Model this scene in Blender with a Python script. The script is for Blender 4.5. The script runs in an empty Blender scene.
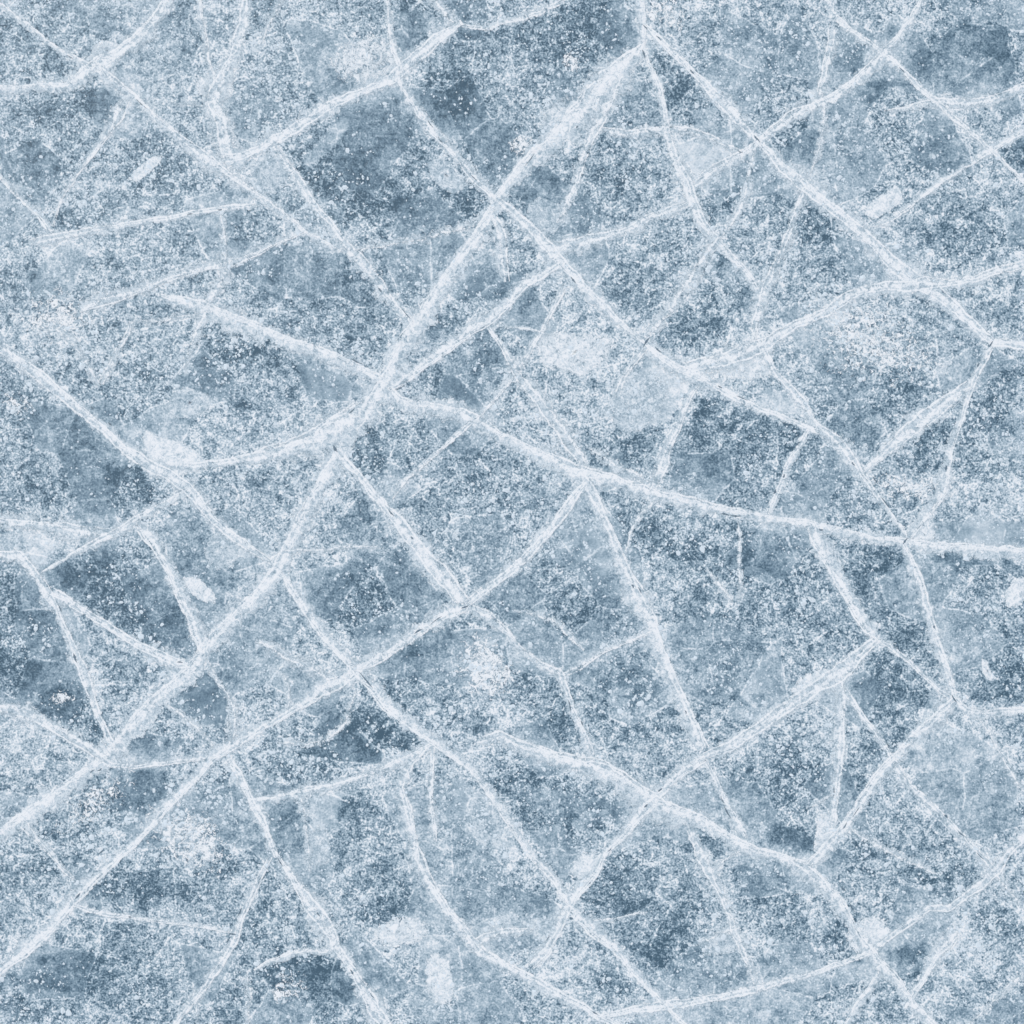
import bpy, math, random
import numpy as np
random.seed(7)
S = bpy.context.scene
COL = S.collection
PX = 256.0                       # photograph pixels per metre of ice
def W(x, y): return ((x-512)/PX, (512-y)/PX)

# ------------------------------------------------------------------ data
# cracks: (label, strength, [(x, y, width_px), ...])
CR = [
("longest and widest crack, sweeping from near the top centre down to the left edge", 1.0,
 [(643,46,7),(632,58,15),(612,80,25),(580,112,27),(550,140,21),(520,170,12),(498,198,9),(488,220,12),(468,250,12),(450,275,13),(430,305,13),(410,335,15),(390,370,17),(380,390,16),(365,415,15),(350,430,14),(338,455,12),(325,480,13),(310,505,14),(295,535,15),(280,568,13),(262,590,14),(235,615,11),(205,650,12),(185,675,15),(155,705,18),(125,738,17),(100,762,12),(70,785,11),(45,803,15),(20,820,12),(0,834,10),(-60,880,9)]),
("frosty crack crossing the upper left corner diagonally from the photo's corner", .8,
 [(-50,-36,4),(0,4,4),(27,26,5),(50,44,4),(80,62,6),(100,73,11),(135,97,9),(158,120,6),(182,140,8),(205,158,13),(228,175,10),(256,194,9),(280,212,7),(306,232,8),(340,252,6)]),
("straight white crack from the dense white knot down to the big crossing at centre left", .8,
 [(276,146,5),(290,170,8),(302,187,13),(318,210,9),(340,238,8),(358,258,13),(378,284,12),(397,308,7),(412,326,6)]),
("thick snowy crack entering the left edge near the top and rising to the top edge", .85,
 [(-60,96,8),(0,90,8),(20,90,9),(45,86,9),(65,87,13),(85,74,17),(102,64,20),(120,52,12),(140,38,13),(155,20,10),(168,0,10),(180,-30,9)]),
("short tapering branch hanging below the upper left diagonal crack", .65,
 [(123,99,12),(116,115,12),(108,130,9),(98,145,6),(88,158,4),(74,176,4),(60,198,3),(52,226,4)]),
("thin oblique crack near the left edge ending in a low horizontal crack", .75,
 [(-40,136,4),(0,177,4),(20,198,4),(38,214,6),(52,233,6)]),
("fine dotted near-horizontal crack in the upper left above a pale band", .75,
 [(30,244,8),(52,238,10),(80,233,8),(110,229,7),(150,221,5),(190,215,5),(225,209,5),(260,206,6)]),
("slim pale crack dropping from the top edge, left of a wider one", .65,
 [(196,-40,4),(199,0,4),(203,25,5),(208,55,5),(213,80,6),(215,92,7)]),
("broad frayed white crack dropping from the top edge to the dense white knot", .8,
 [(246,-40,6),(246,0,7),(244,25,9),(236,48,15),(226,70,17),(216,88,18),(214,102,17),(220,120,17),(226,142,16),(232,162,14)]),
("bright straight crack rising right from the dense white knot toward the top edge", 1.0,
 [(222,160,15),(240,157,11),(256,149,9),(290,131,11),(318,113,11),(345,99,9),(370,88,9),(395,76,14),(412,60,11),(432,43,11),(450,30,10),(462,22,8)]),
("short faint crack leaving the top edge to meet the bright straight crack", .5,
 [(425,-40,9),(436,0,10),(446,12,10),(458,24,8)]),
("thin wavering crack joining the bright straight crack to the top edge at centre", .65,
 [(462,24,6),(490,27,5),(508,21,6),(525,17,7),(542,10,7),(560,0,6),(600,-36,5)]),
("crack falling from the top edge through the bright crack to the upper central star", .75,
 [(384,-40,5),(387,0,5),(390,30,6),(394,50,8),(400,66,7),(400,82,7),(408,95,6),(418,112,7),(430,128,10),(446,145,9),(460,160,8),(473,176,11),(488,190,9),(498,200,7)]),
("short bright crack going straight up from the upper star to the top edge", .9,
 [(640,-40,7),(640,0,7),(641,20,6),(643,46,5)]),
("pale branch peeling off the widest crack just below the upper star", .7,
 [(622,74,10),(612,95,13),(602,116,13),(590,138,10),(582,160,9),(576,182,8),(566,204,9),(556,222,8)]),
("steep narrow crack descending from the upper star with small dark pits", .9,
 [(643,46,4),(650,66,4),(658,86,6),(664,108,5),(666,128,7),(672,148,8),(680,170,11),(687,186,13),(692,202,10),(700,220,9),(712,236,9),(730,255,7),(745,272,6),(758,292,6),(757,318,5),(752,342,6)]),
("very long crack from the upper star through the right half to the right edge", .95,
 [(645,25,5),(665,45,7),(680,60,5),(695,74,5),(712,92,11),(728,106,15),(742,122,11),(756,138,5),(768,150,7),(784,166,11),(800,180,13),(820,198,12),(840,214,13),(858,230,13),(875,245,11),(892,262,13),(912,278,18),(935,293,14),(955,310,12),(975,328,10),(992,343,8),(1012,344,9),(1070,356,8)]),
("frosted crack slanting from the top edge at right down to the steep pitted crack", .85,
 [(945,-40,6),(922,0,6),(912,20,5),(898,38,5),(886,52,12),(872,68,10),(855,82,8),(838,95,8),(820,104,10),(797,113,12),(780,125,9),(766,136,7),(752,148,9),(735,160,9),(715,172,11),(695,186,12)]),
("curved soft crack from the steep pitted crack to the white round patch", .75,
 [(688,203,8),(665,213,11),(645,220,11),(628,229,10),(605,236,11),(585,242,13),(562,248,14),(548,246,12)]),
("arched pale crack between the steep pitted crack and the long right crack", .65,
 [(600,130,9),(625,134,11),(650,132,11),(672,128,8),(690,132,7),(712,140,6),(728,148,5),(744,154,6)]),
("short hooked crack below where two cracks cross right of the upper star", .6,
 [(754,150,5),(750,168,5),(748,185,6),(744,200,8),(736,216,8),(728,230,7)]),
("steep pale band right of top centre, closing a small wedge of ice", .75,
 [(834,24,9),(832,40,9),(828,58,9),(824,78,10),(821,96,12)]),
("thin straight crack running from a top right wedge to the right edge", .85,
 [(836,18,10),(850,30,6),(868,42,6),(884,54,8),(900,68,6),(915,84,6),(935,100,6),(955,120,5),(972,134,4),(988,147,6),(1004,162,3),(1024,182,3),(1060,214,3)]),
("soft band from the right edge tapering left below the top right corner", .7,
 [(1070,72,10),(1024,88,9),(1005,95,9),(988,101,11),(968,103,10),(945,102,8),(920,106,6),(900,110,4),(884,112,3)]),
("slim crack from the right edge sloping down to the very long crack", .8,
 [(1070,108,7),(1024,131,7),(1005,142,7),(988,150,10),(972,163,5),(950,176,6),(930,190,6),(910,205,6),(892,217,7),(875,225,10)]),
("long thin dark-slitted crack descending right from the upper central star to the right hub", .95,
 [(498,200,7),(512,212,7),(530,229,10),(548,248,13),(566,270,12),(585,288,11),(605,308,8),(622,325,6),(642,340,6),(662,358,10),(690,374,12),(712,385,9),(735,397,7),(760,409,6),(785,418,5),(806,428,5),(820,432,6)]),
("crack of linked dashes passing down right beside a dark plate to the right hub", .8,
 [(758,338,7),(768,358,6),(776,375,6),(790,390,7),(803,404,8),(815,424,9),(838,440,10),(850,460,11),(862,476,5),(874,494,5),(888,512,4),(902,530,6),(906,542,6)]),
("wide bending crack from the right edge, arching over a bright granular plate", .85,
 [(1070,250,8),(1024,265,7),(1000,270,7),(975,279,8),(950,284,7),(925,285,14),(890,288,10),(862,292,9),(845,300,10),(825,313,8),(800,323,7),(785,332,8),(768,343,12),(748,352,17),(725,360,19),(700,366,15),(680,372,9)]),
("thin crack descending from the right edge junction to the right hub", .8,
 [(992,345,5),(984,358,7),(974,376,7),(968,396,4),(962,415,4),(955,435,7),(948,455,9),(945,475,9),(943,490,9),(935,502,8),(925,516,7),(912,532,8),(905,542,7)]),
("broad flat white blade narrowing to a point at lower left of the granular plate", .95,
 [(970,385,10),(955,395,10),(938,408,13),(918,424,15),(900,438,14),(885,452,9),(872,464,5),(862,476,3)]),
("short beaded crack leading down left between the two dark plates at right", .8,
 [(808,430,6),(800,445,7),(790,462,5),(784,478,5),(777,496,6),(770,515,6)]),
("thick white crack running east from the big crossing, then along to the right edge", .97,
 [(386,388,8),(400,401,13),(420,405,13),(440,408,13),(462,414,14),(480,424,12),(495,433,9),(512,441,9),(535,452,12),(556,463,13),(575,472,14),(592,476,12),(612,480,9),(632,488,9),(655,494,12),(690,502,12),(715,509,8),(745,513,7),(775,518,7),(808,524,9),(840,532,9),(870,538,7),(900,542,6),(930,546,9),(965,549,10),(1000,552,10),(1024,554,9),(1080,558,8)]),
("frosted crack from the dark gravelly patch to the big crossing at centre left", .9,
 [(160,296,6),(185,302,10),(205,309,13),(230,318,15),(256,328,13),(275,337,17),(300,345,12),(325,354,11),(350,365,13),(370,375,10),(386,384,8)]),
("straight bright crack running steeply from the centre down to the lower right fork", 1.0,
 [(578,470,6),(588,488,9),(597,506,8),(608,530,7),(618,555,8),(628,578,11),(637,596,13),(648,618,13),(655,638,11),(664,662,9),(674,685,9),(684,708,9),(694,732,11),(702,750,12)]),
("straight crack slanting down left from the centre to the middle hub", .85,
 [(586,482,5),(574,498,7),(560,517,8),(545,536,8),(528,552,9),(512,568,9),(495,583,8),(480,594,9),(468,604,9)]),
("broad band descending from the longest crack to the middle hub", .95,
 [(334,446,5),(344,462,7),(358,476,5),(372,494,6),(388,510,7),(404,530,14),(418,548,15),(432,566,16),(446,582,15),(458,596,13),(468,606,10)]),
("thin wandering crack continuing right of the middle hub, then turning steeply downward", .75,
 [(468,606,9),(490,618,9),(506,632,5),(522,650,6),(540,664,7),(558,673,9),(565,688,6),(572,708,6),(580,728,7),(586,744,8),(592,758,6)]),
("long dark-slitted crack from the middle hub down left to the left edge near the bottom", .88,
 [(466,607,11),(445,614,12),(425,626,12),(405,640,11),(385,652,10),(362,664,13),(340,680,16),(320,690,12),(300,705,7),(278,718,6),(256,730,7),(232,745,8),(212,756,9),(196,776,8),(175,797,8),(155,820,7),(135,842,6),(112,862,6),(92,880,7),(74,900,11),(56,922,8),(40,936,12),(24,950,14),(0,970,7),(-50,1010,6)]),
("very long straight crack from lower left centre diagonally to the bottom edge", .92,
 [(281,570,4),(290,586,6),(305,606,8),(322,632,7),(340,652,7),(355,668,8),(370,684,9),(388,704,12),(406,720,10),(422,732,8),(436,742,9),(452,754,9),(470,766,7),(486,786,7),(500,808,6),(512,826,6),(530,852,7),(552,876,7),(566,896,6),(578,914,10),(596,930,11),(614,946,9),(630,966,6),(648,986,6),(666,1004,5),(700,1040,5)]),
("pale crack sagging left from a small junction below the middle hub", .8,
 [(434,744,9),(415,754,10),(395,763,10),(372,773,6),(352,780,5),(330,786,6),(308,790,10),(285,796,9),(262,800,8),(248,800,8)]),
("short crumbly vertical crack below a small junction, left of bottom centre", .65,
 [(432,748,7),(431,770,7),(430,795,8),(433,820,7),(434,842,5)]),
("ragged thick crack from the lower right fork to the snowy three-way junction", .9,
 [(704,756,9),(722,750,10),(740,740,10),(758,728,9),(776,716,10),(795,704,9),(812,693,14),(830,680,18),(845,668,14),(860,655,9),(878,638,6)]),
("straight crack from the lower right fork down left, crossing the long diagonal", .9,
 [(704,756,11),(690,765,10),(676,777,8),(660,792,9),(648,802,15),(636,818,11),(624,834,7),(606,852,5),(596,870,6),(584,884,9),(572,900,9),(564,914,8),(556,932,8),(545,952,10),(530,966,8)]),
("wide snowy crack snaking right through the lower middle toward the bottom right", .9,
 [(480,742,9),(500,738,12),(525,748,10),(550,758,10),(575,764,14),(600,770,16),(622,782,15),(642,796,15),(660,808,16),(680,816,16),(700,822,12),(716,832,10),(735,842,10),(755,852,9),(780,858,8),(802,868,12),(820,884,12),(838,902,11),(850,922,6),(862,942,8),(878,962,9),(895,982,9),(912,1004,7),(925,1016,6),(960,1050,6)]),
("short tapering crack dropping below the lower right fork", .75,
 [(706,762,8),(714,778,7),(722,794,7),(730,810,9),(740,826,12),(746,838,7)]),
("grainy crack dropping steeply through the lower right plate toward the bottom", .75,
 [(686,822,6),(694,840,7),(704,860,12),(714,880,13),(722,898,8),(730,918,7),(738,938,9),(746,958,6),(756,984,7)]),
("tiny curved spur linking the snaking crack with the grainy steep crack", .55,
 [(748,848,6),(734,854,5),(722,862,5),(710,872,8)]),
("broad frosty crack from the right horizontal crack to the snowy three-way junction", .85,
 [(812,524,12),(818,540,14),(826,556,12),(836,574,10),(848,594,10),(860,614,12),(870,628,12),(878,640,8)]),
("steep crack falling from the right hub, curving out to the right edge", .92,
 [(903,544,6),(910,558,6),(918,578,8),(923,598,9),(930,618,6),(936,640,8),(942,660,9),(948,680,9),(954,698,6),(966,711,6),(985,713,6),(1005,711,6),(1024,709,6),(1070,706,6)]),
("thin crack from the snowy three-way junction to the steep right crack", .75,
 [(878,638,5),(892,648,7),(908,660,5),(925,676,4),(940,690,6),(954,700,5)]),
("crack slanting down left from the steep right crack to the snaking crack", .9,
 [(956,700,9),(942,712,12),(930,724,11),(912,738,8),(898,756,9),(884,770,9),(866,795,8),(850,820,8),(836,838,8),(822,854,10),(808,868,11)]),
("vertical pale band below the snowy three-way junction", .8,
 [(840,676,8),(841,700,9),(840,725,10),(840,750,9),(837,780,8),(834,806,6),(832,828,9)]),
("thin straight crack running down right beside a vertical band to the right junction", .78,
 [(844,690,6),(856,708,5),(870,726,6),(884,746,5),(896,768,8),(910,786,4),(928,802,5),(946,820,6),(964,838,6),(980,856,6),(994,870,8)]),
("faint thin crack in the lower right curving down to the right edge", .6,
 [(976,716,4),(990,732,5),(1000,752,4),(1010,772,5),(1022,790,5),(1060,830,4)]),
("pale crack from the right edge descending left through the lower right corner", .8,
 [(1070,800,8),(1024,835,10),(1008,852,8),(996,870,12),(980,886,9),(964,898,7),(948,908,7),(928,908,7),(912,920,8),(895,932,6),(880,944,5),(868,954,5)]),
("wedge shaped snowy crack near the bottom right corner", .85,
 [(956,930,14),(944,944,14),(934,958,10),(924,976,7),(914,992,6),(904,1008,5)]),
("short thin crack running off the right edge below the right junction", .6,
 [(994,870,6),(1006,886,7),(1018,900,5),(1050,930,4)]),
("slim crack at the bottom edge right of centre, rising right", .75,
 [(840,1036,5),(848,1020,5),(858,1004,6),(870,988,7),(880,972,5)]),
("curved crack from left of bottom centre down to the bottom edge", .88,
 [(424,748,6),(410,766,6),(400,788,8),(406,812,9),(412,836,8),(416,858,13),(424,876,11),(436,894,7),(450,914,9),(464,932,9),(478,950,10),(498,962,7),(520,974,8),(545,988,8),(570,1001,8),(592,1014,7),(640,1040,7)]),
("nearly horizontal white crack along the bottom edge right of centre", .88,
 [(596,1018,5),(618,1014,6),(642,1009,8),(668,1006,9),(700,1000,8),(730,994,7),(758,988,8),(785,980,6),(812,974,5),(835,966,5),(852,960,5),(868,953,5)]),
("faint short horizontal crack inside the large lower middle plate", .55,
 [(588,922,6),(606,920,5),(630,915,4),(652,911,5)]),
("arched snowy spur right of bottom centre meeting the curved bottom crack", .65,
 [(472,946,8),(486,938,9),(500,933,9),(516,931,8),(534,932,6)]),
("wide frosty crack descending from left centre to the bottom edge", .85,
 [(226,752,8),(238,774,8),(250,798,10),(262,820,10),(272,850,6),(284,866,7),(298,886,9),(312,906,16),(326,926,17),(336,946,15),(350,966,9),(360,984,9),(372,1004,15),(384,1024,14),(400,1060,12)]),
("weak crack linking the longest crack with the wide frosty crack at lower left", .5,
 [(206,658,5),(216,678,6),(228,696,7),(236,716,12),(232,738,11),(226,752,8)]),
("small vertical crack beside the pale patch at lower left centre", .55,
 [(300,794,7),(304,812,7),(305,832,5),(308,852,7),(310,872,5)]),
("thin gently sloping crack with dark dots starting at the lower left junction", .75,
 [(74,904,10),(90,910,6),(110,914,5),(132,917,4),(152,920,4),(178,922,4),(205,927,4),(230,931,6)]),
("straight crack rising from the bottom edge at left toward the wide frosty crack", .8,
 [(160,1046,5),(176,1022,6),(190,1004,6),(206,986,7),(222,960,5),(234,940,6),(240,920,6),(248,900,6),(258,880,6),(270,856,5)]),
("short thin crack hanging below the longest crack near the left edge", .7,
 [(24,822,10),(36,836,6),(50,852,4),(62,868,4),(76,880,5)]),
("crack entering the left edge at mid height and dropping to the longest crack", .85,
 [(-50,553,8),(0,555,8),(18,556,11),(28,566,9),(40,582,9),(48,596,14),(58,614,6),(66,632,5),(74,652,8),(84,676,9),(92,698,6),(100,718,6),(108,736,9),(116,752,7)]),
("double-lined straight crack across a dark speckled plate at left", .88,
 [(48,592,10),(66,600,8),(86,612,7),(104,624,6),(122,635,7),(140,646,9),(160,655,11),(180,664,11),(196,662,12)]),
("steep crack bounding the right of the dark speckled plate at left", .85,
 [(138,522,8),(150,536,12),(160,552,9),(170,570,9),(178,590,9),(186,606,10),(194,624,9),(202,642,10),(207,656,8)]),
("soft pale band entering the left edge above a faint thin crack", .7,
 [(-50,514,10),(0,521,12),(30,524,12),(60,528,14),(85,532,13),(108,534,12)]),
("straight thin crack climbing right through the left half toward a white triangle", .75,
 [(40,574,3),(60,562,3),(80,550,5),(100,540,8),(118,532,9),(138,518,9),(158,506,7),(178,496,8),(196,488,9)]),
("long crack from the left edge through the white triangle to the longest crack", .92,
 [(-50,322,7),(0,350,7),(24,364,9),(48,382,10),(70,400,9),(90,418,9),(112,436,8),(130,452,10),(148,464,11),(168,474,12),(188,488,10),(206,510,8),(222,528,9),(240,542,8),(256,552,6),(270,562,6)]),
("long pale crack swelling from the white triangle to the big crossing", .95,
 [(170,466,9),(196,466,6),(222,463,6),(246,459,8),(268,454,12),(290,449,15),(312,442,21),(334,431,26),(352,418,22),(366,404,14)]),
("thin curved crack in the left third, the right side of a small V", .65,
 [(132,318,5),(128,334,5),(118,350,6),(110,366,7),(102,384,11)]),
("faint crack in the left third, the left side of a small V", .6,
 [(52,326,7),(66,336,8),(78,350,7),(88,366,7),(100,386,10)]),
("wide faint band sloping up right across the upper left third", .65,
 [(76,310,9),(98,302,13),(120,296,12),(148,286,10),(176,276,9),(205,268,8),(228,262,10),(250,254,8),(275,244,6),(304,232,6)]),
("short vertical spur dropping through the wide faint band at upper left", .55,
 [(221,212,7),(223,232,9),(226,250,4),(226,270,8),(216,288,12),(206,304,12)]),
("little crack under the longest crack, above a dark small plate at lower left", .6,
 [(164,704,4),(176,712,6),(190,722,7),(204,734,6),(214,748,5)]),
("pale band entering the left edge below mid height, flattening rightward", .75,
 [(-50,690,10),(0,706,9),(25,712,11),(45,722,12),(66,734,12),(90,748,12),(112,764,8),(135,766,6),(160,763,5),(190,760,6),(212,756,8)]),
("second arm of the narrow fork, rising right from the big crossing", .85,
 [(388,388,8),(402,380,9),(420,366,8),(440,352,10),(458,338,9),(476,326,10),(494,314,10),(510,300,9),(526,284,8),(544,272,8),(562,260,8)]),
("crack dropping right from the narrow fork to the thick east crack", .7,
 [(484,320,6),(494,334,4),(506,352,5),(516,370,10),(532,392,13),(548,412,12),(562,428,11),(574,446,14),(584,464,10)]),
("thin straight crack crossing the plates between fork and thick east crack", .65,
 [(392,498,5),(408,478,4),(424,464,4),(440,450,4),(456,436,5),(470,424,5),(484,410,5),(500,392,6),(514,376,6),(530,352,6),(542,330,5),(550,314,4),(558,298,6),(564,284,8)]),
("narrow white triangle hanging below the upper central star", .75,
 [(492,210,8),(497,226,11),(501,244,11),(503,262,9),(505,282,8)]),
("very thin pale line running right from the end of the narrow fork", .6,
 [(484,321,4),(500,326,3),(516,328,3),(534,331,4),(556,336,4)]),
("faint horizontal band left of the upper central star", .45,
 [(340,250,8),(372,246,8),(402,241,9),(430,236,9),(458,228,8),(480,222,8)]),
("short thin crack below the dark-slitted long crack, left of the smooth grey patch", .7,
 [(646,344,9),(636,358,5),(624,374,5),(616,392,9)]),
("crack falling from the dark-slitted long crack along a dark plate's left edge", .75,
 [(700,382,9),(690,396,7),(682,412,6),(678,428,6),(668,446,7),(664,462,10),(656,480,9),(648,496,8)]),
("vague pale band running down the middle of the upper right plates", .68,
 [(806,186,7),(798,206,8),(790,232,9),(780,256,7),(768,282,11),(760,306,12),(754,332,12)]),
("thin crack from the steep bright crack to the wandering crack's bend", .65,
 [(652,630,8),(634,638,5),(614,646,4),(596,655,5),(578,666,7),(562,674,6)]),
("small pale spur right of the steep bright crack near the centre", .55,
 [(622,558,3),(628,546,5),(632,530,5),(642,514,5),(656,500,6)]),
("short thin white line lying across the plate left of the broad band", .55,
 [(282,552,10),(300,550,6),(318,550,4),(340,547,5),(362,546,4),(384,548,3)]),
("soft short band crossing toward the long diagonal at lower left", .6,
 [(256,640,8),(274,648,11),(292,660,10),(310,668,12),(330,678,10),(350,670,8)]),
("crooked crack through the small bottom right plates, bottom of a square", .7,
 [(928,902,6),(912,914,7),(898,926,6),(882,942,8),(868,950,10)]),
("wide crumbly band sloping down left through the upper right, below the steep pitted crack", .6,
 [(724,232,10),(708,252,12),(694,276,12),(678,298,13),(662,318,11),(646,336,10)]),
("faint vertical band under the steep pale band right of top centre", .5,
 [(822,92,8),(824,112,9),(822,134,7),(816,156,8),(810,174,6)]),
("tiny vertical crack ending on the long dark-slitted crack at lower left", .6,
 [(282,672,3),(287,684,4),(289,698,4),(287,712,3)]),
("faint curved crack enclosing the dark plate left of the long diagonal", .5,
 [(356,690,5),(350,706,7),(344,724,8),(326,738,7),(304,744,6),(278,742,5)]),
("short bright crack near the bottom edge left, leading right to the wide frosty crack", .75,
 [(254,970,4),(270,962,5),(288,955,6),(306,951,5),(324,952,6),(338,950,4)]),
("tiny vertical crack at the bottom edge left of the wide frosty crack", .6,
 [(193,988,3),(196,1004,4),(199,1024,4),(201,1044,3)]),
("weak vertical band at the bottom edge between two slanting cracks", .42,
 [(246,972,5),(249,992,7),(247,1012,7),(248,1040,6)]),
("short vertical crack under the thick east crack, bounding a dark plate", .5,
 [(738,520,4),(740,542,5),(738,566,5),(741,588,5),(738,606,4)]),
("small slanted crack in the middle of the plate right of the steep bright crack", .55,
 [(704,566,3),(714,580,6),(724,592,7),(733,602,5)]),
("arched soft crack in the plate under the straight centre crack", .5,
 [(514,610,4),(534,614,7),(552,620,8),(568,634,7),(584,650,4)]),
("short soft band joined to the grainy steep crack from its left", .5,
 [(694,946,5),(708,940,8),(724,932,7),(738,928,5)]),
("faint band sloping across the lower right plate toward the right junction", .5,
 [(850,828,5),(870,842,7),(892,852,8),(914,862,8),(936,874,5)]),
("weak band cutting the bottom right corner", .45,
 [(1050,948,8),(1022,974,8),(1004,992,7),(988,1008,6),(960,1030,5)]),
("faint short band joining the small V to the dark gravelly patch", .48,
 [(132,320,5),(152,322,6),(172,318,7),(192,316,6),(208,312,5)]),
("faint short crack hanging from the top edge right of the frayed white crack", .5,
 [(290,-30,6),(280,0,6),(274,14,6),(266,28,5),(262,44,4)]),
("pale band fanning from the centre crossing toward the dark gravel under the grey patch", .6,
 [(586,446,6),(600,455,9),(618,466,9),(640,478,8),(660,493,6)]),
("short curved hairline left of the foot of the vertical pale band", .55,
 [(806,808,3),(820,803,4),(832,793,3),(838,782,3)]),
("fine ragged hairline left of the frayed white crack's lower end", .55,
 [(166,101,4),(178,104,4),(192,103,3),(208,107,4)]),
("faint wide streak below the start of the frosted crack at upper left", .5,
 [(212,304,7),(204,320,9),(197,336,9),(189,352,7),(184,370,5)]),
]
# drop a duplicate of the lower right zigzag
CR = [c for c in CR if not c[0].startswith("crooked crack")]

# frost patches: (label, strength, cx, cy, rx, ry, angle_deg, kind) kind: s smooth, g granular
PATCH = [
("white lens of snow on the thick snowy crack, upper left", .95,105,50,30,9,-18,'s'),
("bright white triangle of snow at left, where long cracks meet", 1.0,174,456,26,14,22,'s'),
("round pale patch beside the upper central star", .95,546,216,20,18,0,'m'),
("small oval pale patch lower left of the upper crossing, among dark ice", .9,447,174,14,20,-32,'m'),
("big soft white patch in the middle, above the smooth grey patch", .65,578,352,38,24,15,'s'),
("bright snow patch lying against the slim crack at upper right", .95,884,203,20,11,-32,'s'),
("smooth white patch below the dark gravelly area at left", .9,190,402,24,17,0,'m'),
("dazzling granular snow patch just below the middle hub", .95,486,668,24,30,-25,'g'),
("small white snow patch on the plate left of the lower crossing", .9,588,866,16,11,-25,'s'),
("pale rounded patch beside the small vertical crack, lower left centre", .75,317,848,12,17,0,'m'),
("white flare on the swelling crack just left of the big crossing", .8,336,428,30,12,-30,'s'),
("upright snow patch near the bottom edge, left of centre", .8,440,980,12,24,-12,'s'),
("wide flat snow patch at lower left centre above a grey plate", .7,402,932,26,12,-8,'s'),
("large smooth grey patch with angular edges right of the centre", .7,636,400,26,36,42,'m'),
("round white spot inside the left plates, above the longest crack", .7,222,552,14,14,0,'m'),
("small snow scrap beside the steep crack at left", .85,200,590,16,7,35,'s'),
("compact white snow bar on the crack near the right junction", 1.0,942,712,14,6,-42,'s'),
("soft white oval under the dense white knot, upper left", .75,270,174,18,17,0,'m'),
("cloudy snow patch where the bending crack meets the slitted crack", .7,742,366,30,12,8,'s'),
("granular snow field near the left edge, above the long left crack", .6,58,318,34,26,10,'g'),
("broad granular snow field on the lower left plate", .7,190,838,46,28,28,'g'),
("largest granular snow field, filling the plate at right", .6,868,338,62,36,25,'g'),
("white blob capping the right hub crossing", .8,922,530,13,10,10,'s'),
("faint flat patch on the grainy steep crack near the bottom right", .7,724,944,20,8,-12,'m'),
("snow wedge beside the vertical band, above the dark rounded pool", .8,826,836,9,22,10,'s'),
("snow heap in the small plate corner at bottom right", .75,868,934,20,13,-30,'s'),
("small crooked snow chip on the dark ice near the right edge", .9,986,670,4,10,-20,'s'),
("narrow bright snow flake touching the right edge, lower half", .85,1016,592,8,16,20,'s'),
("long white snow smear on the very long crack, right of the upper star", .85,726,104,9,22,-38,'s'),
("soft white cloud filling the plate above the bright straight crack", .45,368,62,30,22,10,'s'),
("white flare above the dense white knot", .65,214,86,16,14,0,'s'),
("snowy spill right of the white triangle of cracks, near the right edge", .6,910,488,44,14,8,'g'),
("snow clump on the snowy three-way junction", .85,818,684,24,10,-22,'s'),
("ragged snow tuft at the upper star", .7,664,14,22,14,20,'g'),
("small pale arrowhead of snow on the plate left of the upper star", .9,571,62,7,10,-25,'g'),
("little white fleck patch on the left end of the widest crack's upper part", .9,522,146,13,8,-15,'g'),
("tiny white snow lump on the dark plate at lower left edge", .9,62,698,11,7,0,'g'),
("slim bright blade of frost inside the plate under the upper left diagonal crack", .9,145,169,17,5,-38,'s'),
("pale granular patch in the small plate at bottom left centre", .6,285,988,18,12,-20,'g'),
("speckled snow spread between the two lower left cracks", .5,96,800,40,14,-35,'g'),
("white granular patch on the plate near the left edge, below the long crack", .6,18,404,14,10,20,'g'),
]
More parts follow.
